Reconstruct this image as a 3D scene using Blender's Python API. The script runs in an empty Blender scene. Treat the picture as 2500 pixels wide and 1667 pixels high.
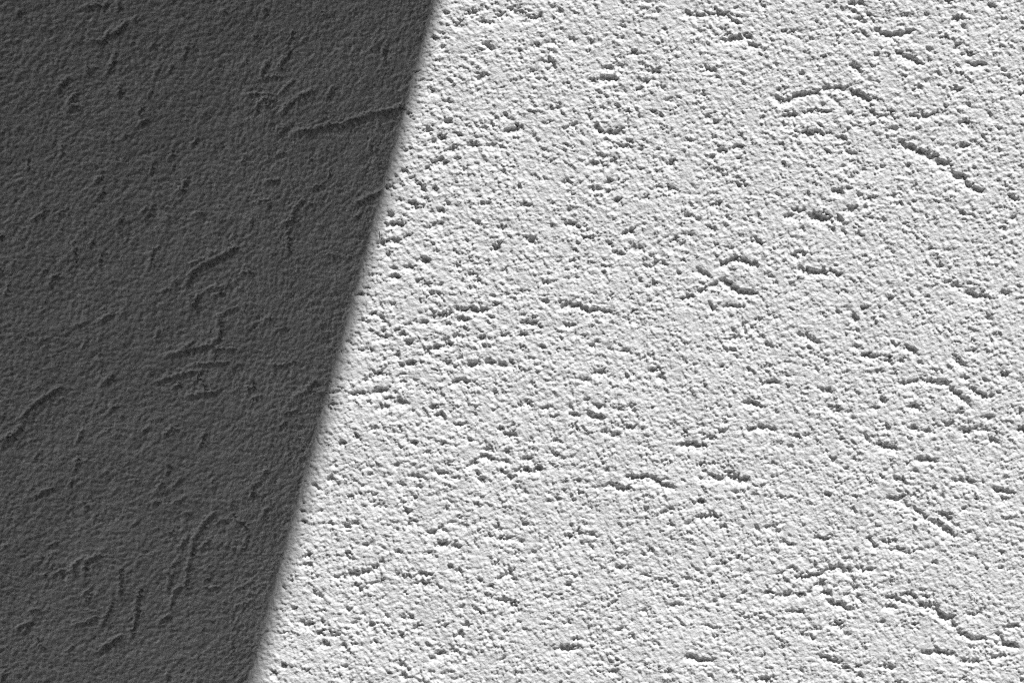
import bpy, math
import numpy as np

# ------------------------------------------------------------------ scale
# plaster wall lies in the xz plane (y = 0), outside is -y.  one photo pixel = 0.26 mm
PX = 0.00026
FW, FH = 2500.0, 1667.0
CX, CZ = 0.0, 1.6                      # middle of the photographed patch
GRAZE = math.radians(27.0)             # sun height above the wall plane
SLANT = math.atan(446.0 / 1667.0)      # shadow edge leans 15 degrees

def wx(px): return CX + (px - FW / 2) * PX
def wz(py): return CZ - (py - FH / 2) * PX

# ------------------------------------------------------------------ camera, sky, sun, exposure
scene = bpy.context.scene
col = scene.collection
cam_d = bpy.data.cameras.new('camera')
cam = bpy.data.objects.new('camera', cam_d)
col.objects.link(cam)
CAM_DIST = 2.0
cam_d.sensor_width = 36.0
cam_d.lens = 36.0 * CAM_DIST / (FW * PX)
cam_d.clip_start = 0.05
cam_d.clip_end = 2000.0
cam.location = (CX, -CAM_DIST, CZ)
cam.rotation_euler = (math.radians(90), 0, 0)
scene.camera = cam

sun_dir = (math.cos(GRAZE) * math.sin(SLANT), -math.sin(GRAZE), math.cos(GRAZE) * math.cos(SLANT))
elev = math.asin(sun_dir[2])
world = bpy.data.worlds.new('World')
scene.world = world
world.use_nodes = True
nt = world.node_tree
bg = nt.nodes['Background']
sky = nt.nodes.new('ShaderNodeTexSky')
sky.sky_type = 'NISHITA'
sky.sun_disc = False
sky.sun_elevation = elev
sky.sun_rotation = math.atan2(sun_dir[0], sun_dir[1])
bw = nt.nodes.new('ShaderNodeRGBToBW')          # black-and-white photograph: neutral sky
nt.links.new(sky.outputs[0], bw.inputs[0])
nt.links.new(bw.outputs[0], bg.inputs[0])
bg.inputs[1].default_value = 0.05

sl = bpy.data.lights.new('sun', 'SUN')
sl.energy = 5.0
sl.angle = math.radians(0.6)
sl.color = (1, 1, 1)
sun = bpy.data.objects.new('sun', sl)
col.objects.link(sun)
from mathutils import Vector
sun.rotation_euler = Vector(sun_dir).to_track_quat('Z', 'Y').to_euler()
sun.location = (1, -2, 5)

# keep the sand grain crisp: no denoiser smearing
scene.cycles.use_denoising = False
scene.cycles.use_guiding = True            # less noise in the shade, lit only by bounced light
scene.cycles.filter_width = 1.2

vs = scene.view_settings
vs.view_transform = 'Standard'
vs.look = 'None'
vs.gamma = 1.0
vs.exposure = 0.44
vs.use_curve_mapping = False

# ------------------------------------------------------------------ materials
def material(name, base, rough, bump=None, var=0.0, scale=40.0):
    m = bpy.data.materials.new(name)
    m.use_nodes = True
    t = m.node_tree
    b = t.nodes['Principled BSDF']
    b.inputs['Roughness'].default_value = rough
    b.inputs['Specular IOR Level'].default_value = 0.25
    tc = t.nodes.new('ShaderNodeTexCoord')
    n = t.nodes.new('ShaderNodeTexNoise')
    n.inputs['Scale'].default_value = scale
    n.inputs['Detail'].default_value = 6
    t.links.new(tc.outputs['Object'], n.inputs['Vector'])
    r = t.nodes.new('ShaderNodeValToRGB')
    lo, hi = base * (1 - var), base * (1 + var)
    r.color_ramp.elements[0].position = 0.3
    r.color_ramp.elements[1].position = 0.7
    r.color_ramp.elements[0].color = (lo, lo, lo, 1)
    r.color_ramp.elements[1].color = (hi, hi, hi, 1)
    t.links.new(n.outputs['Fac'], r.inputs['Fac'])
    t.links.new(r.outputs['Color'], b.inputs['Base Color'])
    if bump:
        bs, bd = bump
        n2 = t.nodes.new('ShaderNodeTexNoise')
        n2.inputs['Scale'].default_value = bs
        n2.inputs['Detail'].default_value = 3
        n2.inputs['Roughness'].default_value = 0.6
        t.links.new(tc.outputs['Object'], n2.inputs['Vector'])
        bp = t.nodes.new('ShaderNodeBump')
        bp.inputs['Strength'].default_value = 1.0
        bp.inputs['Distance'].default_value = bd
        t.links.new(n2.outputs['Fac'], bp.inputs['Height'])
        t.links.new(bp.outputs['Normal'], b.inputs['Normal'])
    return m

M_PLASTER = material('white_plaster', 0.60, 0.95, bump=(950.0, 0.00055), var=0.03, scale=25.0)
M_CORE = material('wall_masonry', 0.45, 0.95, bump=(60.0, 0.004), var=0.15)
M_CONC = material('canopy_concrete', 0.08, 0.9, bump=(90.0, 0.002), var=0.2, scale=12.0)
M_METAL = material('flashing_metal', 0.35, 0.5, var=0.1)
M_GROUND = material('light_paving', 0.65, 0.95, bump=(50.0, 0.01), var=0.3, scale=30.0)
M_DARK = material('blocker_dark', 0.035, 0.9, bump=(80.0, 0.003), var=0.2, scale=8.0)  # dark surface of the added light blockers
M_BRISTLE = material('bristle_fibre', 0.75, 0.6, var=0.05)

# ------------------------------------------------------------------ helpers
def mesh_obj(name, verts, faces, mat, parent=None, smooth=False):
    me = bpy.data.meshes.new(name)
    me.from_pydata([tuple(v) for v in verts], [], faces)
    me.update()
    if smooth:
        me.polygons.foreach_set('use_smooth', [True] * len(me.polygons))
    me.materials.append(mat)
    o = bpy.data.objects.new(name, me)
    col.objects.link(o)
    if parent:
        o.parent = parent
        o.matrix_parent_inverse.identity()
    return o

def empty(name, loc):
    o = bpy.data.objects.new(name, None)
    o.location = loc
    col.objects.link(o)
    return o

def tag(o, label, cat, group=None):
    o['label'] = label
    o['category'] = cat
    if group:
        o['group'] = group

def bevel_box(x0, x1, y0, y1, z0, z1, b):
    """box with chamfered edges"""
    import bmesh
    bm = bmesh.new()
    bmesh.ops.create_cube(bm, size=1.0)
    for v in bm.verts:
        v.co = Vector(((x0 + x1) / 2 + v.co.x * (x1 - x0), (y0 + y1) / 2 + v.co.y * (y1 - y0), (z0 + z1) / 2 + v.co.z * (z1 - z0)))
    bmesh.ops.bevel(bm, geom=bm.edges[:], offset=b, segments=2, affect='EDGES', profile=0.5)
    vs_ = [v.co.copy() for v in bm.verts]
    bm.verts.index_update()
    fs_ = [[v.index for v in f.verts] for f in bm.faces]
    bm.free()
    return vs_, fs_

# ------------------------------------------------------------------ grooves read off the wall
# tiles of 840 x 560 photo pixels, coordinates 2.8 x; "x,y x,y ...:width"; single points are pits
TILES = {
 (1660, 0): "770,840 780,890:14;800,930 790,960:14;1000,645 1060,690 1110,740:14;1240,790 1300,800:16;830,1340 900,1330:14;950,1340 960,1380:14;1300,760 1330,790:18;30,95 100,108 185,102:20;215,100 270,100 325,95:22;325,110 350,140 400,160:18;290,275 360,268 435,258:30;450,250 470,255:25;460,290 500,320 540,315:20;"
  "1160,20 1200,35 1260,30:22;1150,60 1190,85 1210,95:18;1210,130 1230,135:25;1270,80 1300,125 1330,160:18;1330,200 1370,230 1430,242 1480,240 1540,230 1595,205:25;"
  "1230,200 1280,265:14;1480,360 1530,385 1590,415 1660,440:22;1860,140 1920,120:25;1935,180:22;1970,370 1990,380:20;1965,430 2005,445 2085,440:24;"
  "660,660 680,700 745,690 800,655 900,630:26;900,630 960,655:18;950,610 1030,605:20;1040,605 1120,612 1150,600:22;1165,630 1220,640 1260,665 1295,695:28;"
  "705,795 760,795 810,785:26;830,775 880,770 930,750:18;930,765 1050,765:14;690,855 730,860:22;1140,770 1190,790:16;1200,862 1235,866:16;"
  "1570,795 1640,800 1700,795 1770,775:18;1780,770 1830,780:14;1340,800 1390,800 1450,790 1470,820:16;1440,885 1500,875:20;"
  "840,905 880,920 930,905:34;960,900 970,940:25;1000,915 1050,920:14;1090,935 1120,950:24;1120,970 1125,1045:20;1130,1045 1210,1060:18;1150,1100 1200,1105:22;1110,1140:18;"
  "1505,970 1540,1000 1610,1020:26;1610,1025 1660,1050 1740,1080:28;1745,1100 1800,1115 1850,1115:30;1820,1145 1860,1170:18;1860,1190 1900,1210 1950,1220:35;1935,1250 1990,1280 2070,1310:28;2240,1340 2310,1370:24;"
  "1960,815 1965,860:24;1980,870 2005,905:12;1910,1005 1980,990:30;640,1325 680,1335:16;1060,1300 1115,1320:34;1150,1290:20;"
  "730,1480 790,1475:36;770,1440 845,1445:26;890,1465 950,1485 1020,1495:40;800,1510 860,1495:14;1135,1440 1200,1420:28;1080,1490 1100,1510:24;"
  "1165,450 1210,465 1240,510:28;1850,600 1900,615 1930,605:26;2310,580 2350,570:20;2340,640:24;980,380 985,420:14;700,215 770,235:20;550,30 590,55:16;"
  "155,460 240,490:20;1340,380:22;1690,330 1720,350:18;1890,320:26;1640,600:22;1650,555 1710,555:14;1960,715 1990,730:20;270,1030 300,1030:24;350,1015 420,1000:18;405,1085:20;"
  "385,1255 425,1285:16;205,1410 280,1390:18;30,1475 70,1475:20;130,1505:20;320,1480 340,1495:18;690,990 700,1010:18;790,970 850,1050:12;810,1180 850,1205:10;"
  "1205,1190:20;1180,1215:20;1600,1285:22;1460,1335:22;1230,1340:18;1290,1360:20;1335,1345:20;1510,1385:22;1930,1455:22;2275,1485:24;1830,10:22;2120,40:22;2200,8:18;720,300:14;1250,1165:16;1000,1540:16;2160,160:16",
 (1660, 550): "270,275 310,262 345,238 400,235 460,248 520,272:26;325,300 340,330:20;115,300 150,330 205,340:22;280,372 320,390 350,430 420,455 480,468 520,465:28;"
  "10,505 60,495 105,480:24;110,460 185,435:22;205,410 260,405:22;295,555 380,550:20;205,555 245,580:24;425,670 445,725:22;340,785 405,755:20;315,850 380,855:14;"
  "780,200 805,225:20;825,290 860,320 930,325 990,320 1050,318:26;1070,330 1110,340:24;1850,410 1890,420 1945,422:20;1955,455 1995,475 2040,490 2075,488:28;1840,390 1870,365:14;2215,460:28;"
  "835,745 880,770 950,800:24;575,810 625,835:22;520,760 580,780:14;685,825:20;1185,620 1210,650:28;1170,715 1220,720:20;1255,570:26;1080,600:20;1130,570 1165,575:16;"
  "1250,880 1290,890 1345,905:30;1440,805 1500,820:20;1530,830 1570,845 1620,875:28;1180,825 1215,830:16;1875,895 1910,940 1950,970:26;1960,860 2030,868:18;"
  "1500,1078 1570,1080 1670,1055:22;1680,1065 1740,1070 1840,1078:26;1840,1110 1890,1150 1940,1190 1985,1235:28;1975,1100 2030,1140 2090,1175 2140,1165:26;"
  "1920,1040 1985,1045:18;2180,1030 2240,1015:26;1900,1280 1925,1260:24;2060,1315 2140,1315:18;550,1080 620,1080 680,1070:16;975,1120 1040,1135:24;425,1215 490,1210 550,1235:24;"
  "1010,1240 1080,1275:22;1165,1270:22;1390,1195:30;1570,1235 1640,1250:26;1800,1370 1865,1350:26;1410,1365 1440,1395:22;1570,1380 1620,1395:24;1670,1400 1720,1405:24;1925,1400 1990,1415:30;"
  "2000,1395 2110,1405:18;2110,1450 2170,1480:28;2340,1395:34;455,1400 520,1385 590,1380 655,1405:20;190,1465 240,1445:18;280,1408:20;0,1495 80,1500 165,1505:28;"
  "1260,1430 1290,1470:28;1355,1495 1410,1510 1480,1530:28;780,1435 800,1440:18;870,1440:18;490,105 560,125:20;320,150 345,160:20;190,5 225,35:20;1090,10 1130,70:18;245,135:18;"
  "840,25:20;835,185:20;1780,275:26;2110,630:26;460,985:18;285,970:18;730,1025:18;1640,940:18;1430,920:26;990,930:24;340,960:16;1335,1000 1390,1000:16;1460,1010 1480,1030:16;2210,20:20;20,240:22;540,650:18;500,700:22;1900,1320:16;1320,1240:16;75,65:20;15,130:18",
 (1660, 1107): "320,130 370,160 420,180 465,172:30;195,145 250,170 310,165:24;130,125 190,120:16;150,70:24;190,70 250,72:18;145,320:32;670,290 715,300:20;1050,40:28;"
  "115,435 180,430 220,420 270,440:24;280,490 310,500:20;40,485 80,475:18;1620,40 1690,38 1745,58:24;1855,185 1930,185 1960,190 2020,205:22;2140,240 2210,258 2290,265:22;2190,310 2280,310:20;2210,335:20;"
  "1420,300 1480,312 1530,295:26;1500,335 1580,365:18;1600,370 1640,405 1690,440:24;1720,455 1770,475 1815,520 1870,555:28;1765,400 1810,425 1855,465:24;1460,160 1530,195:20;"
  "925,570 1000,580 1045,570:20;980,600 1005,640:24;690,590 730,615 770,630:20;510,490 540,525:16;560,500 650,510:16;1280,575 1325,600:24;1330,630:24;1370,600 1430,605 1485,598:20;"
  "1420,650 1480,655 1530,668:20;1590,660 1740,650 1760,630:12;1790,600 1860,565:10;780,848 870,840 940,825 1010,800 1080,775:24;1080,780 1130,805 1180,785:26;1200,780 1270,795 1325,790:20;"
  "1140,820 1160,850:18;1185,895 1210,930:26;1210,960 1240,1010:24;920,905 990,885:26;580,950 630,935:24;620,995 680,970 780,945:18;710,975 740,970:24;800,965 850,975:24;885,940:20;"
  "985,950 1020,955:26;1130,965 1165,965:22;1010,1005 1060,1025 1135,1045:28;1115,1060 1150,1070:18;1400,1045 1475,1045:26;1400,985 1470,985 1550,1025:20;1530,960 1590,970 1620,990:26;"
  "1625,1020 1670,1040 1745,1035:32;1735,1065 1790,1100 1840,1130 1885,1185:34;1900,1215 1960,1245 2010,1275 2080,1265:20;2180,1290 2240,1305 2310,1310:26;2215,1190 2310,1170:24;2150,1240 2190,1230:14;"
  "1610,1165:28;730,1080 780,1080:22;800,1075 860,1082:18;1045,1160 1090,1165 1115,1210:26;1145,1235:20;870,1200 950,1195:16;860,1240 900,1255 930,1265:22;"
  "1645,1360 1700,1362 1760,1352 1820,1362 1880,1370:24;2130,1395 2240,1380:18;1910,1415 1990,1420 2060,1415:18;35,1390 100,1395 150,1415 210,1410:28;225,1410:22;"
  "950,1385 1010,1395 1060,1420 1110,1430:20;1130,1465:26;1380,1455 1460,1460:24;550,1535 620,1550:24;1230,1515:26;1210,1450:20;380,1000 415,1020:20;235,1010:20;290,970:18;440,945:18;"
  "160,1170 240,1195:16;440,815 490,805:18;660,825 720,805:14;110,790 140,820:16;400,705:18;300,745:18;30,850 75,858:20;830,700:18;1190,390:18;1180,510 1215,540:16;1945,375:24;1745,235:20;"
  "1955,1085 1995,1105 2075,1085:20;2070,750:18;1600,290:18;1790,290:18;2340,1540:20;830,1490:18;570,1380:20;1940,1540:22",
 (830, 0): "0,845 100,815 210,775 300,765 430,730:26;100,1400 180,1350 280,1310:20;865,95 930,90:26;905,78 965,75:16;1065,125 1100,105 1135,95:26;1160,55 1200,90 1245,90:24;1310,125 1370,115:26;1185,125 1260,115:16;1225,155 1290,140:18;1010,165 1060,155:20;960,155 985,155:18;"
  "780,170 835,180:28;825,155:16;1000,300 1030,330:28;1215,340 1225,370:20;1230,410:16;920,545 960,530 1005,510:22;910,380:16;1310,495:22;1355,310:22;1700,275 1730,300:16;"
  "1800,470 1850,470 1875,460:22;1905,450 1945,445:22;1780,535 1840,540 1890,540:26;1710,540 1750,560:28;2070,570 2110,560 2145,520:24;2050,605:28;2150,495 2170,500:22;1460,455:24;"
  "720,825 745,830:28;605,885:32;695,940:34;780,915 840,930:18;610,980 660,965:20;895,975 920,995:30;985,1000 1070,995:18;735,1025 800,1020:24;1125,900 1180,890 1240,875:32;"
  "1400,850 1450,830:14;1340,950 1360,970:16;1605,855:22;1750,870 1780,890:28;1820,905 1870,910 1930,900:32;1960,795 1970,885:14;1800,960 1860,975:20;1930,995 1990,1010:26;1990,970:20;2055,1020:22;"
  "620,1100 650,1120 700,1085:26;645,1140:20;605,1155:26;715,1115:26;420,1175 460,1165:22;500,1220:18;305,1290 370,1275:20;1700,1125 1780,1115:26;1780,1130 1850,1145:18;1870,1105:28;1750,1080 1810,1070:14;"
  "1840,1240:26;2265,1110:34;1710,1290 1800,1295:18;1830,1310:20;490,1385 510,1410:28;570,1300:24;645,1295:24;730,1390:22;590,1390:18;670,1440 725,1445:26;345,1470:26;370,1530 440,1535:30;320,1535 350,1535:24;"
  "605,1560 650,1535:22;690,1530:24;1250,1400 1310,1405:20;1250,1410:18;1530,1250 1575,1245:20;1010,1390:20;1900,1370:24;1540,1520 1610,1540:22;2150,1270 2200,1280:16;2240,1285 2310,1305:22;2095,1345:20;"
  "2145,770:22;2225,690 2280,690:14;2010,360:24;1570,265 1620,290:16;2110,10:24;1090,1555 1120,1555:20;630,625:20;740,690:22;520,495:18;560,550:16;700,320:16;720,95:20;870,860:16;990,880:16;930,865:16;1040,850:18;740,745:16;1490,740:18;1440,745:18;1910,760:16;800,1090:18;540,1260:20;640,970:20;2215,200:18;1190,60:16;500,1390:18;400,1370:16;1790,1180:16;1000,1420:14;1700,790:14",
 (830, 550): "625,628 690,622 775,595:26;780,568 830,580:26;835,570 900,580 1020,578:26;1035,560 1075,540:22;545,670 600,662:22;645,670 690,675 755,660:22;800,635 870,645:28;830,710 855,695:16;"
  "1500,565 1550,545 1620,548 1660,570 1720,585 1760,580:24;1780,585 1860,598:22;1790,625 1810,630:18;1525,680 1600,690:22;1245,670 1290,668 1340,665:24;1360,690:20;1250,745:28;1100,760 1170,750:18;1200,710 1220,700:14;"
  "620,838 690,832 770,810:26;770,775 830,750:20;600,870:26;970,770:26;850,950 900,955 955,935:30;1000,935 1040,935:28;1095,950 1130,955:26;1165,930 1185,970:24;710,935 760,940:26;820,910:20;"
  "455,945 510,945:30;420,960:22;235,1010 285,1020:26;390,1040 440,1005:18;435,1065:18;520,1065:18;760,1085 830,1055:22;860,1070:22;80,1160 190,1145:22;200,1150 260,1140 335,1115:26;310,1190 360,1185:20;"
  "370,1205 465,1215:28;260,1245 330,1240:26;650,1240:26;600,1145:20;635,1130:20;690,1175 715,1160:18;640,1295 710,1295:28;590,1300:22;710,1330:20;1740,1005 1815,1000:28;2115,1000 2190,980:24;2195,1035:26;"
  "1655,1060 1710,1060:22;1730,825:26;1910,860 1980,865:18;1055,1150 1065,1165:20;1230,1230:22;1270,1200 1310,1245:24;1390,1252 1415,1248:20;1735,1230 1800,1240:26;1690,1280 1740,1305 1800,1315:30;"
  "1565,1240 1590,1260:18;1580,1290 1630,1300:22;1905,1250:22;1800,1410 1860,1415:18;1850,1435 1900,1435:24;1950,1375 2030,1380:22;1120,1430 1200,1430:26;1100,1390:22;1430,1305 1480,1315:18;1590,1420:18;1940,1400:18;"
  "550,235 610,245:32;590,262:24;800,270:26;370,290:24;440,290 510,290:24;355,350 390,350:26;330,200:24;340,108 405,105:30;285,125:28;1260,75 1340,85:18;1310,102:36;1070,150:34;1130,310:20;1010,240 1010,300:16;"
  "600,20 640,10:20;1100,20:24;320,5 420,0:20;860,350 910,335:22;945,370:26;540,380:22;910,425:22;600,410:22;690,400:20;1600,5 1640,25:18;1870,190 1930,200:22;1970,165 2090,155:18;1990,40:26;1950,55:24;"
  "2295,100:32;2260,140 2280,185:16;2140,280:20;2010,580:30;1670,775:20;2310,330:22;110,470 155,470:26;360,540:20;230,600:22;285,630:20;280,550:20;120,660 190,660:14;470,800:28;265,755 330,775:22;430,745:22;"
  "395,885:24;130,855 220,850:16;780,1370 860,1350:18;980,1530 1050,1530:22;690,1505 730,1485:18;120,1440:24;500,1480:24;20,1490:22;1060,1260:18;1130,1540 1150,1555:20;680,480:18;620,470:18;1240,450:16;1400,520:22;1130,470:16;210,720:18;210,1040:22;1600,240:18;1500,250:18;1610,290:20;1400,390:16;1800,325:18;1380,830:18;1240,830:18;980,825:20;1060,820:16;1620,360:16;2050,380:16;2140,410:20;1680,1200:18;2010,1270:18;490,1270:18;225,1390:20",
 (830, 1107): "965,15 1035,35:32;1085,50 1150,55:20;865,95 900,75 945,60:22;1240,40 1310,40:22;1350,95:36;1200,115 1250,120:18;1280,115:30;1145,175 1195,155:24;1105,115:24;940,140:22;965,180:26;640,115 700,135:22;710,142:24;"
  "760,170 810,165:18;1955,160 2030,165 2110,152:24;2120,155 2170,190 2220,215 2280,235:28;1790,225 1860,210 1900,235 1980,240:24;2030,200:20;2190,410 2280,380:22;2090,380:22;2260,480:20;470,150 570,165:20;205,140:20;385,80:20;"
  "400,200 440,220:22;545,230:22;230,360 310,360:20;440,398 490,392:22;750,470 810,470:16;590,548 640,535 705,508:20;475,485:24;515,465:22;170,630 230,610:18;660,620 740,615:26;750,625 820,640:20;610,675:24;400,665:20;"
  "1180,235 1240,240:18;1265,260:20;1525,255:20;1490,320:20;1430,320:18;1240,470 1280,485:26;1070,500:24;1550,565 1590,570:24;1630,540:30;1580,495:18;1720,545:20;990,555 1050,565:18;1090,580 1175,578:22;1240,600:24;1210,675:18;"
  "60,830 130,822 200,800 280,765:24;85,905 130,900:24;140,930:18;200,890 290,880:18;440,840 490,845:20;535,820 605,820:20;750,775:22;815,800:20;500,885 550,890 620,900:18;445,948:20;1120,830 1185,800:26;1090,850:20;1030,905:22;"
  "1190,860:22;1555,890:20;1100,1000 1150,1010:20;1190,1030:30;960,870:20;1000,970:20;940,1070:20;835,1045:18;1100,1105:18;870,1165:32;825,1228:32;215,1165:28;545,1170:22;420,1250:22;20,1310:24;240,1285:22;100,1300:18;"
  "1500,1335 1550,1330 1610,1315:34;1440,1340 1470,1337:14;660,1365 720,1365:28;740,1355 810,1345:16;610,1420 660,1395:20;405,1410 440,1450:26;440,1515:26;850,1410:18;870,1370 910,1400:16;710,1505:18;1890,770 1930,795:24;1970,785:20;"
  "1980,1160 2010,1135:14;2060,1075 2095,1070:20;2240,1050 2310,1030:20;1640,1055 1680,1060:16;1560,1155:22;1910,1205:22;2000,1250:22;1840,1490 1900,1490:22;2110,662 2130,650:18;2290,910:20;2240,1490:20;1650,655:14;1410,970 1440,980:18;"
  "800,440 840,435:16;860,500:18;240,280:20;70,300:24;510,300:22;930,335 945,355:16;50,690:26;290,740:20;50,495:28;110,475:22;550,1500:18;340,1495:16;830,1530:14;1130,1210:18;1010,1215:16;1180,1090:16;430,1120:18;160,1100:14;50,1060:18;1850,1025:18;1420,1130:12;1660,620:20;1640,265:20;1610,355:12",
 (0, 0): "560,45 640,35 700,40:20;810,10 820,60:16;730,20 715,50:18;860,150 800,215 730,240 700,290:26;780,370 770,440 740,490:22;600,440 600,490:22;470,530 430,560 400,610:24;820,590 820,630:24;2010,210 1990,260 1960,330:20;"
  "1990,350 1930,420 1910,460:22;1830,420 1800,480 1780,545:20;1800,530 1920,525:14;2010,545 1960,590 1910,640:16;2130,615 2040,665 1970,720 1920,770:22;1690,645 1800,640:14;1840,650 1780,690 1750,740:20;"
  "2000,905 2120,890 2220,860 2330,845:24;1280,1220 1250,1290 1220,1300:24;1670,1060 1650,1120:16;1760,1375 1850,1360:14;2200,1260 2120,1290:18;2080,1360 2020,1420 2000,1500 1930,1530:22;2130,1380 2080,1430:16;1820,1240 1900,1230:20;"
  "300,1450 220,1500:16;470,1420 390,1460:12;830,1490 800,1530:18;1050,1400 990,1490:18;950,760 970,740:18;1010,810 940,860:18;1530,70:26;920,130:26;1680,415 1650,440:16;770,950:22;860,920:20;690,1170:20;690,1210 660,1240:20;1330,1460 1380,1455:14;"
  "130,80:24;300,1410:22;1080,480:22;440,1090:20;640,460:22;1400,770:20;1740,250:20;1110,1400:18;650,1130:18;1680,1060:20;2190,1080:18;560,150:20;1150,1480:18",
 (0, 550): "1620,150 1500,215 1380,270 1310,330 1280,400:26;1420,190 1480,185:14;1290,265 1380,225:16;1080,140 1035,190 1040,270:16;1640,325 1720,310:16;1400,445 1530,410:18;1450,480 1530,460:16;1100,450 1160,430:14;1290,460 1300,570:16;"
  "1350,490 1320,540:28;500,110 515,200:16;1490,610 1510,680 1500,770 1440,815 1340,840 1230,865 1130,890:20;1440,840 1600,845:16;1470,860 1460,900:18;1320,950 1440,945 1550,935:16;1060,1075 1140,1045 1220,1020 1340,995:18;1380,990 1340,1060:20;"
  "1600,960 1640,945:16;1850,950 1930,955 2010,930:14;770,1030 700,1080:22;420,1100 340,1150 280,1185 200,1250 150,1310:20;140,1370 90,1430 10,1460:24;1280,1165 1380,1150 1480,1135:18;1710,1100 1680,1130:18;1770,1160 1720,1190:14;"
  "2160,1060 2100,1120:20;2000,1160 2130,1130 2230,1145 2330,1130:12;1930,1280 2040,1265:14;1180,1380 1120,1430:18;1850,630 1800,650:16;1760,660 1690,720:14;590,660 500,690:16;680,660 720,650:16;60,400 40,470:16;1240,1080 1180,1110:16;"
  "640,100 610,140:18;690,170 680,280:14;1620,560 1500,610:12;1680,520 1670,600:10;680,860 690,1000:10;1970,30 1975,180:18;1880,720 1950,700:14;1200,380:22;1560,400:24;840,600:18;830,1300:18;450,1040:16;1030,1000:20;20,1500:18;1640,430:20",
 (0, 1107): "240,300 290,260 350,240:18;1470,400 1400,465 1370,520:22;1330,570 1320,640 1300,720 1280,800 1270,900:22;1290,560 1230,640:20;1220,730 1160,770:14;1240,900 1190,945 1170,1040:20;1200,790 1150,860 1150,940:14;"
  "960,920 940,1010 935,1110 905,1220:24;820,790 825,880 820,960:18;770,1000 740,1080 700,1160:18;650,1110 590,1150 520,1165:14;830,1240 760,1285 670,1345:24;680,690 590,730 580,810:22;540,720 490,790 510,810:22;430,795 350,830:16;"
  "390,600 330,630:14;220,1140 150,1170 110,1200:18;500,1310 460,1350:14;1240,160 1180,230:16;1110,190 1080,230:22;1400,900 1420,920 1500,905:14;1400,870 1440,850:14;1440,580 1380,630:16;1690,560 1680,640 1640,655:14;1540,630 1620,650:12;"
  "1830,370 1790,430:18;1700,205 1780,195:10;1250,410 1310,405:12;1040,330 1090,330:14;1190,330 1250,315:14;1160,1100 1090,1150:22;1580,1260 1590,1320:14;1710,880 1600,930:12;1720,1000 1610,1040:12;1820,1220 1760,1260:16;620,960 600,1010:16;"
  "1520,1010 1570,1015:10;400,745:20;930,180:22;2260,165:30;2110,690:26;2080,465:24;2085,760:20;2090,1170 2140,1165:30;2065,1150 2080,1170:22;2205,1150:26;2230,1300:28;2195,1300:22;1880,1495:26;1940,1440:26;2190,1220:24;2090,1480 2120,1500:20;2140,205 2180,240:18;2010,1060:20;2300,840:16;2290,1240:24;1320,1020:14",
}

# ------------------------------------------------------------------ relief of the plaster (height in photo pixels)
STEP = 1.75
NX, NY = 1792, 1152                       # periodic field, 3136 x 2016 photo pixels
OX, OY = (NX * STEP - FW) / 2, (NY * STEP - FH) / 2
rng = np.random.default_rng(11)
kx = np.fft.rfftfreq(NX, d=STEP)[None, :]
ky = np.fft.fftfreq(NY, d=STEP)[:, None]
KK = np.sqrt(kx * kx + ky * ky)

def noise(wave, spread=0.5):
    """band-limited periodic noise with unit deviation"""
    f = np.exp(-(np.log(np.maximum(KK, 1e-6) * wave) / spread) ** 2 / 2)
    n = np.fft.irfft2(np.fft.rfft2(rng.standard_normal((NY, NX))) * f, s=(NY, NX))
    return n / n.std()

def blur(a, s):
    return np.fft.irfft2(np.fft.rfft2(a) * np.exp(-2 * (np.pi * KK * s) ** 2), s=(NY, NX))

yy, xx = np.mgrid[0:NY, 0:NX].astype(np.float32)

def grains(cell, rmin, rmax, warp=0.0):
    """domes of sand grains on a jittered grid; cell in field samples"""
    gx, gy = NX // cell, NY // cell
    jx = rng.random((gy, gx)).astype(np.float32)
    jy = rng.random((gy, gx)).astype(np.float32)
    rr = (rmin + (rmax - rmin) * rng.random((gy, gx)) ** 1.6).astype(np.float32)
    lift = (rng.random((gy, gx)) * 0.5).astype(np.float32)
    ax = (rng.random((gy, gx)) * np.pi).astype(np.float32)
    X, Y = xx, yy
    if warp:
        X = xx + (warp * noise(9)).astype(np.float32)
        Y = yy + (warp * noise(9)).astype(np.float32)
    ci, cj = np.floor(X / cell).astype(int), np.floor(Y / cell).astype(int)
    out = np.zeros((NY, NX), np.float32)
    for dj in (-1, 0, 1):
        for di in (-1, 0, 1):
            a, b = (ci + di) % gx, (cj + dj) % gy
            ddx = X - (ci + di + jx[b, a]) * cell
            ddy = Y - (cj + dj + jy[b, a]) * cell
            c, s = np.cos(ax[b, a]), np.sin(ax[b, a])
            u, v = c * ddx + s * ddy, (c * ddy - s * ddx) * 1.35
            r = rr[b, a]
            d = np.sqrt(np.maximum(0, 1 - (u * u + v * v) / (r * r))) * r * (0.6 + lift[b, a])
            out = np.maximum(out, d)
    return out

warp_x = 1.4 * noise(20) + 1.7 * noise(12, 0.35)
warp_y = 1.4 * noise(20) + 1.7 * noise(12, 0.35)
wmod = np.clip(1 + 0.15 * noise(24, 0.5), 0.6, 1.4)      # gouges swell and pinch
cluster = noise(240, 0.6)
groove = np.zeros((NY, NX))               # depth of gouges
inside = np.zeros((NY, NX))               # 1 on the smooth gouge floor
UX, UY = math.sin(SLANT), -math.cos(SLANT)      # up-slope towards the light, photo axes

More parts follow.
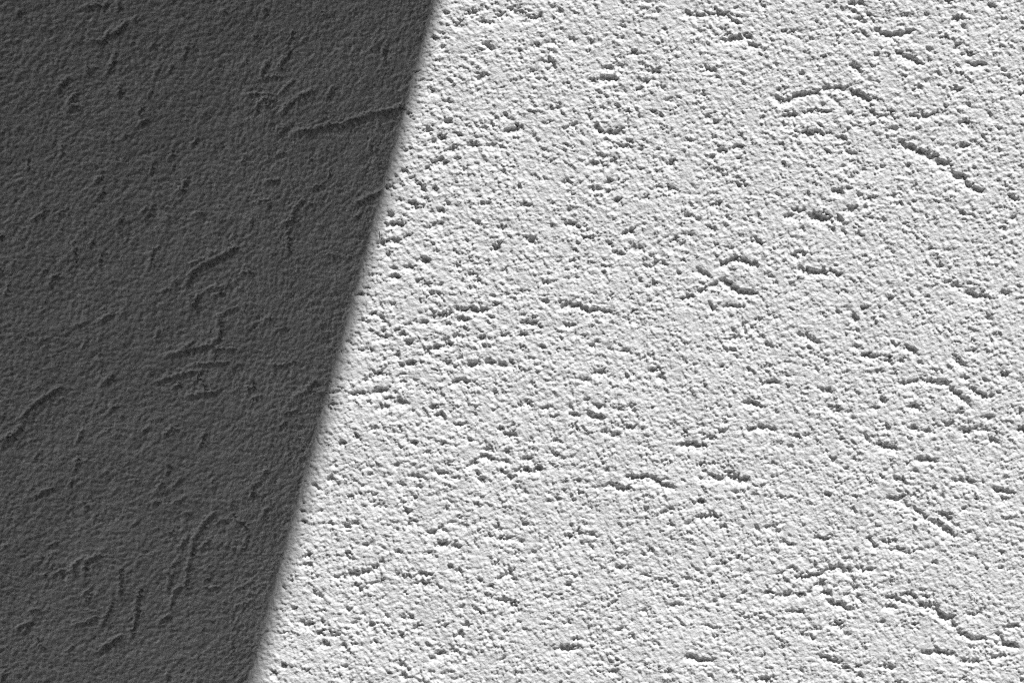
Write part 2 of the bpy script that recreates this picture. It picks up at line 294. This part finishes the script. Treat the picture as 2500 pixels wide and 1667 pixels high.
def carve(pts, width, depth=None, ramp=1.0, vee=False):
    """gouge left by a dragged grain: steep upper lip, smooth floor, gentle lower side (photo pixels)"""
    width = width * (0.9 if vee else 0.78)
    hw = width / 2
    if depth is None:
        depth = 0.80 * width
    rl = 1.25 * width * ramp
    P = np.array(pts, float)
    if len(P) == 1:
        a = rng.uniform(-0.9, 0.5)
        e = width * rng.uniform(0.1, 0.35)
        dx, dy = math.cos(a) * e, -math.sin(a) * e
        P = np.array([[P[0, 0] - dx, P[0, 1] - dy], [P[0, 0] + dx, P[0, 1] + dy]])
    pad = rl + hw + 16
    i0 = int(np.floor((P[:, 0].min() - pad + OX) / STEP)); i1 = int(np.ceil((P[:, 0].max() + pad + OX) / STEP))
    j0 = int(np.floor((P[:, 1].min() - pad + OY) / STEP)); j1 = int(np.ceil((P[:, 1].max() + pad + OY) / STEP))
    I, J = np.arange(i0, i1 + 1) % NX, np.arange(j0, j1 + 1) % NY
    sel = np.ix_(J, I)
    X = np.arange(i0, i1 + 1)[None, :] * STEP - OX + warp_x[sel]
    Y = np.arange(j0, j1 + 1)[:, None] * STEP - OY + warp_y[sel]
    best = np.full(X.shape, 1e9); side = np.zeros(X.shape); frac = np.zeros(X.shape)
    L = np.hypot(*np.diff(P, axis=0).T); tot = L.sum() + 1e-6; acc = 0
    for k in range(len(P) - 1):
        a, b = P[k], P[k + 1]
        d = b - a; l = max(L[k], 1e-6)
        t = ((X - a[0]) * d[0] + (Y - a[1]) * d[1]) / (l * l)
        tc = np.clip(t, 0, 1)
        qx, qy = X - (a[0] + tc * d[0]), Y - (a[1] + tc * d[1])
        dist = np.hypot(qx, qy)
        m = dist < best
        best = np.where(m, dist, best)
        sd = (qx * UX + qy * UY) / np.maximum(dist, 1e-6)
        side = np.where(m, sd, side)
        frac = np.where(m, (acc + tc * l) / tot, frac)
        acc += l
    endf = np.clip(np.minimum(frac, 1 - frac) * tot / (width * 0.9), 0, 1) if tot > 2 * width else 1.0
    whw = hw * (0.55 + 0.45 * endf) * wmod[sel]
    lower = np.clip(-side, 0, 1)          # 0 on the upper lip, 1 on the lower side
    fall = 4.2 + lower * rl
    if vee:                               # shallow drag mark, both sides gentle
        whw = whw * 0.12
        fall = width * np.where(side > 0, 0.66, 0.6 + 1.1 * lower)
    tt = np.clip((best - whw) / fall, 0, 1)
    prof = np.where(lower > 0.05, (1 - tt) ** 1.3, 1 - tt * tt * (3 - 2 * tt))
    if vee:
        prof = 1 - tt * tt * (3 - 2 * tt)
    prof = prof * (0.6 + 0.4 * endf) * (0.45 + 0.55 * wmod[sel])
    groove[sel] = np.maximum(groove[sel], depth * prof)
    inside[sel] = np.maximum(inside[sel], np.clip(1 - (best - whw * 0.8) / (fall * 0.8), 0, 1))

for (tx, ty), txt in TILES.items():
    for item in txt.split(';'):
        if not item.strip():
            continue
        p, w = item.split(':')
        pts = [tuple(float(c) for c in q.split(',')) for q in p.split()]
        pts = [(tx + a / 2.8, ty + b / 2.8) for a, b in pts]
        shaded = tx < 1500 and min(p[0] + 0.2676 * p[1] for p in pts) < 1020
        if shaded:                            # marks in the shade, reshaped to catch its light: low lip, long run-out
            carve(pts, float(w) / 2.8 * 1.25, depth=float(w) / 2.8 * (1.08 if len(pts) > 1 else 0.6), vee=True)
        else:
            carve(pts, float(w) / 2.8, depth=float(w) / 2.8 * 0.88, ramp=0.9)

# the same kind of gouges over the rest of the wall, outside the photographed patch
def outside(x, y, m=12): return x < -m or x > FW + m or y < -m or y > FH + m
for _ in range(260):
    x, y = rng.uniform(-OX, FW + OX), rng.uniform(-OY, FH + OY)
    if not outside(x, y):
        continue
    a = rng.normal(-0.3, 0.6); pts = [(x, y)]
    for k in range(rng.integers(1, 5)):
        x += math.cos(a) * 18; y -= math.sin(a) * 18; a += rng.normal(0, 0.4)
        pts.append((x, y))
    carve(pts, rng.uniform(6, 11))
# short fine drag marks on the left, short of the shadow edge
for _ in range(420):
    x, y = rng.uniform(-OX, 1060), rng.uniform(-OY, FH + OY)
    if x > 1020 - 0.2676 * y or cluster[int((y + OY) / STEP) % NY, int((x + OX) / STEP) % NX] < 0.2:
        continue
    a = rng.normal(0.95, 0.45); pts = [(x, y)]
    for k in range(rng.integers(1, 4)):
        x += math.cos(a) * 11; y -= math.sin(a) * 11; a += rng.normal(0, 0.55)
        pts.append((x, y))
    w = rng.uniform(5.0, 8.5)
    carve(pts, w, depth=w * 0.95, vee=True)
# small pits between the gouges
for _ in range(8500):
    x, y = rng.uniform(-OX, FW + OX), rng.uniform(-OY, FH + OY)
    if x < 1068 - 0.2676 * y:             # relief softened on the shaded side to suit its look: shallow dents only
        if rng.random() < 0.45:
            w = rng.uniform(3.5, 7.5)
            carve([(x, y)], w, depth=w * rng.uniform(0.3, 0.55), vee=True)
        continue
    if rng.random() > 0.6 + 0.4 * cluster[int((y + OY) / STEP) % NY, int((x + OX) / STEP) % NX]:
        continue
    w = 3.2 + 4.4 * rng.random() ** 3
    carve([(x, y)], w, depth=w * rng.uniform(0.5, 1.0), ramp=0.5)

g1 = grains(4, 1.9, 3.6, 0.5) * STEP
g2 = grains(8, 3.0, 6.0, 0.8) * STEP
fine = noise(5.5, 0.3)
mid = noise(22, 0.5)
big = noise(90, 0.6)
huge = noise(420, 0.5)
patch = np.clip(1.0 + 0.24 * noise(130, 0.8), 0.45, 1.6)      # some areas are sandier than others
grain = (0.50 * (g1 - g1.mean()) + 0.31 * (g2 - g2.mean()) + 0.36 * fine) * patch + 0.3 * mid
left = 1 / (1 + np.exp((xx * STEP - OX - (1040 - 0.2676 * (yy * STEP - OY))) / 60.0))
left = left * np.clip((xx * STEP) / 160.0, 0, 1)
grain = grain * (1 - 0.5 * left) + 0.42 * noise(17, 0.45) * left  # grain softened where the shadow lies, shade's look put into the relief
h = blur(grain * (1 - 0.8 * np.clip(inside, 0, 1)), 0.5) + 0.35 * big + 0.8 * huge - blur(groove, 0.8)
H = (h * PX).astype(np.float32)           # metres, positive = outwards

def sample(px, py):
    """bilinear periodic lookup on photo coordinates (1-d px, 1-d py)"""
    fx = (px + OX) / STEP; fy = (py + OY) / STEP
    i = np.floor(fx).astype(int); j = np.floor(fy).astype(int)
    u = (fx - i)[None, :]; v = (fy - j)[:, None]
    a = H[np.ix_(j % NY, i % NX)]; b = H[np.ix_(j % NY, (i + 1) % NX)]
    c = H[np.ix_((j + 1) % NY, i % NX)]; d = H[np.ix_((j + 1) % NY, (i + 1) % NX)]
    return (a * (1 - u) + b * u) * (1 - v) + (c * (1 - u) + d * u) * v

# ------------------------------------------------------------------ ground
def disc(name, r, n, mat):
    vs_ = [(0, 0, 0)] + [(r * math.cos(2 * math.pi * k / n), r * math.sin(2 * math.pi * k / n), 0) for k in range(n)]
    return mesh_obj(name, vs_, [[0, 1 + k, 1 + (k + 1) % n] for k in range(n)], mat)
ground = disc('ground', 600.0, 96, M_GROUND)
ground['kind'] = 'structure'
ground['label'] = 'pale paved ground at the foot of the wall'

# ------------------------------------------------------------------ wall
WX0, WX1, WZ0, WZ1 = -4.0, 4.0, 0.0, 3.6
# one period of the relief as a mesh: fine where the photograph shows sunlit grain, coarser around it
def axis(lo, hi, f0, f1, fine_step, coarse):
    a = np.linspace(lo, f0, max(2, int(round((f0 - lo) / coarse)) + 1))
    b = np.linspace(f0, f1, int(round((f1 - f0) / fine_step)) + 1)
    c = np.linspace(f1, hi, max(2, int(round((hi - f1) / coarse)) + 1))
    return np.concatenate([a[:-1], b, c[1:]])
ax_x = axis(-OX, FW + OX, 560.0, FW + 12, 1.82, 2.9)
ax_y = axis(-OY, FH + OY, -12.0, FH + 12, 1.82, 3.2)
hh = sample(ax_x, ax_y)
nx, ny = len(ax_x), len(ax_y)
co = np.empty((ny, nx, 3), np.float32)
co[..., 0] = (CX + (ax_x - FW / 2) * PX)[None, :]
co[..., 1] = -hh
co[..., 2] = (CZ - (ax_y - FH / 2) * PX)[:, None]
idx = np.arange(nx * ny, dtype=np.int32).reshape(ny, nx)
quads = np.stack([idx[1:, :-1], idx[1:, 1:], idx[:-1, 1:], idx[:-1, :-1]], -1).reshape(-1)
nq = (nx - 1) * (ny - 1)
me = bpy.data.meshes.new('plaster_coat')
me.vertices.add(nx * ny)
me.vertices.foreach_set('co', co.reshape(-1))
me.loops.add(nq * 4)
me.loops.foreach_set('vertex_index', quads)
me.polygons.add(nq)
me.polygons.foreach_set('loop_start', np.arange(0, nq * 4, 4, dtype=np.int32))
me.polygons.foreach_set('use_smooth', np.ones(nq, bool))
me.update(calc_edges=True)
me.materials.append(M_PLASTER)
print('plaster quads', nq)

wall = empty('plaster_wall', (0, 0, 0))
tag(wall, 'white rough plaster wall with dragged worm grooves and pits, left side in shade', 'wall')
for tj in (0, -1, 1):                     # the relief repeats sideways and upwards beyond the photographed patch
    for ti in (0, -1, 1):
        coat = bpy.data.objects.new('plaster_coat', me)
        col.objects.link(coat)
        coat.parent = wall
        coat.location = (ti * NX * STEP * PX, 0, tj * NY * STEP * PX)
mesh_obj('plaster_field', [(WX0, 0.006, WZ0), (WX1, 0.006, WZ0), (WX1, 0.006, WZ1), (WX0, 0.006, WZ1)], [[0, 1, 2, 3]], M_PLASTER, wall)
v_, f_ = bevel_box(WX0, WX1, 0.012, 0.30, WZ0, WZ1, 0.006)
mesh_obj('masonry_core', v_, f_, M_CORE, wall)

# ------------------------------------------------------------------ canopy above the frame: its side edge throws the slanting shadow
CAN_TOP = 2.95                            # height of the canopy's top edge
CAN_LOW = CAN_TOP - 0.14                  # the lower side edge draws the shadow's border
edge_x = wx(1080.0) + (CAN_LOW - wz(0.0)) * math.tan(SLANT)
canopy = empty('door_canopy', (edge_x, 0, CAN_TOP))
tag(canopy, 'flat concrete canopy jutting from the wall above the picture, throwing the slanting shadow', 'canopy')
v_, f_ = bevel_box(-2.6, 0.0, -1.8, -0.006, -0.14, -0.012, 0.002)
mesh_obj('slab', v_, f_, M_CONC, canopy)
v_, f_ = bevel_box(-2.6, 0.004, -1.806, -0.006, -0.0115, 0.0, 0.0015)
mesh_obj('flashing', v_, f_, M_METAL, canopy)

v_, f_ = bevel_box(-1.62, -1.44, -1.76, -0.006, -CAN_TOP, -0.1405, 0.006)  # upright added under the canopy to block light from the left
mesh_obj('side_blocker', v_, f_, M_DARK, canopy)

# dark block added behind the camera to cut sky light from the front
facing = empty('facing_blocker', (0, -3.6, 0))
tag(facing, 'added dark block behind the camera, keeping sky light off the shaded plaster', 'light blocker')
v_, f_ = bevel_box(-9.0, 6.4, -4.0, 0.0, 0.0, 5.0, 0.01)
mesh_obj('wall', v_, f_, M_DARK, facing)  # body of the added blocker
v_, f_ = bevel_box(-9.1, 6.5, -4.1, 0.1, 5.0005, 5.15, 0.01)
mesh_obj('blocker_cap', v_, f_, M_METAL, facing)

# ------------------------------------------------------------------ stray brush bristles caught in the paint
def bristle(label, pts, r0=1.0, r1=0.5):
    """tapered fibre; points are (photo x, photo y, stand-off), all in photo pixels"""
    P = [Vector((wx(a), -(float(sample(np.array([a]), np.array([b]))[0, 0]) + 0.6 * c * PX), wz(b))) for a, b, c in pts]
    base = P[0].copy()
    # Catmull-Rom smoothing
    Q = []
    for k in range(len(P) - 1):
        p0, p1, p2, p3 = P[max(k - 1, 0)], P[k], P[k + 1], P[min(k + 2, len(P) - 1)]
        for t in (0, 0.25, 0.5, 0.75):
            Q.append(0.5 * ((2 * p1) + (p2 - p0) * t + (2 * p0 - 5 * p1 + 4 * p2 - p3) * t * t + (3 * p1 - p0 - 3 * p2 + p3) * t ** 3))
    Q.append(P[-1])
    n, V, F = 7, [], []
    for k, q in enumerate(Q):
        d = (Q[min(k + 1, len(Q) - 1)] - Q[max(k - 1, 0)]).normalized()
        a = d.orthogonal().normalized(); b = d.cross(a)
        r = 0.65 * (r0 + (r1 - r0) * k / (len(Q) - 1)) * PX
        for m in range(n):
            w = 2 * math.pi * m / n
            V.append(q - base + (a * math.cos(w) + b * math.sin(w)) * r)
    for k in range(len(Q) - 1):
        for m in range(n):
            F.append([k * n + m, k * n + (m + 1) % n, (k + 1) * n + (m + 1) % n, (k + 1) * n + m])
    F.append(list(range(n))[::-1]); F.append([(len(Q) - 1) * n + m for m in range(n)])
    o = mesh_obj('bristle', V, F, M_BRISTLE, smooth=True)
    o.location = base
    tag(o, label, 'bristle', 'paint brush bristles caught in the plaster')
    return o

bristle('pale hooked bristle standing out near the lower right corner, with a long thin shadow',
        [(2371, 1460, -2), (2372, 1449, 5), (2379, 1445, 10), (2384, 1452, 14), (2391, 1449, 17)], 1.7, 1.1)
bristle('curled white bristle on the sunlit plaster, right of the middle below the long forked groove',
        [(2114, 1156, -1), (2118, 1166, 3), (2124, 1172, 6), (2131, 1170, 9), (2132, 1178, 8), (2126, 1182, 5)], 1.7, 1.2)
bristle('long fine hair winding down beside two short grooves near the shadow edge',
        [(1110, 846, 0), (1119, 845, 3), (1126, 853, 3), (1131, 862, 2), (1133, 878, 3), (1129, 890, 3), (1134, 905, 2), (1132, 922, 3), (1136, 930, 0)], 0.8, 0.6)
bristle('short bent bristle below the winding hair, left of the middle',
        [(1168, 1022, -1), (1164, 1032, 4), (1163, 1040, 6), (1165, 1048, 9), (1163, 1055, 10)], 1.3, 0.8)
bristle('tiny upright bristle right at the edge of the big shadow',
        [(927, 564, 0), (929, 568, 6), (930, 573, 9), (928, 579, 5)], 1.4, 0.9)
bristle('small looped bristle at the end of the forked groove in the lower right',
        [(2080, 1424, 0), (2084, 1422, 6), (2088, 1427, 9), (2086, 1433, 6), (2090, 1438, 1)], 1.1, 0.8)
bristle('fine curled bristle in the shaded plaster, upper left of the middle',
        [(571, 314, 0), (562, 322, 3), (556, 332, 4), (559, 344, 4), (553, 349, 6), (547, 353, 5), (551, 359, 4), (558, 355, 3)], 0.9, 0.7)
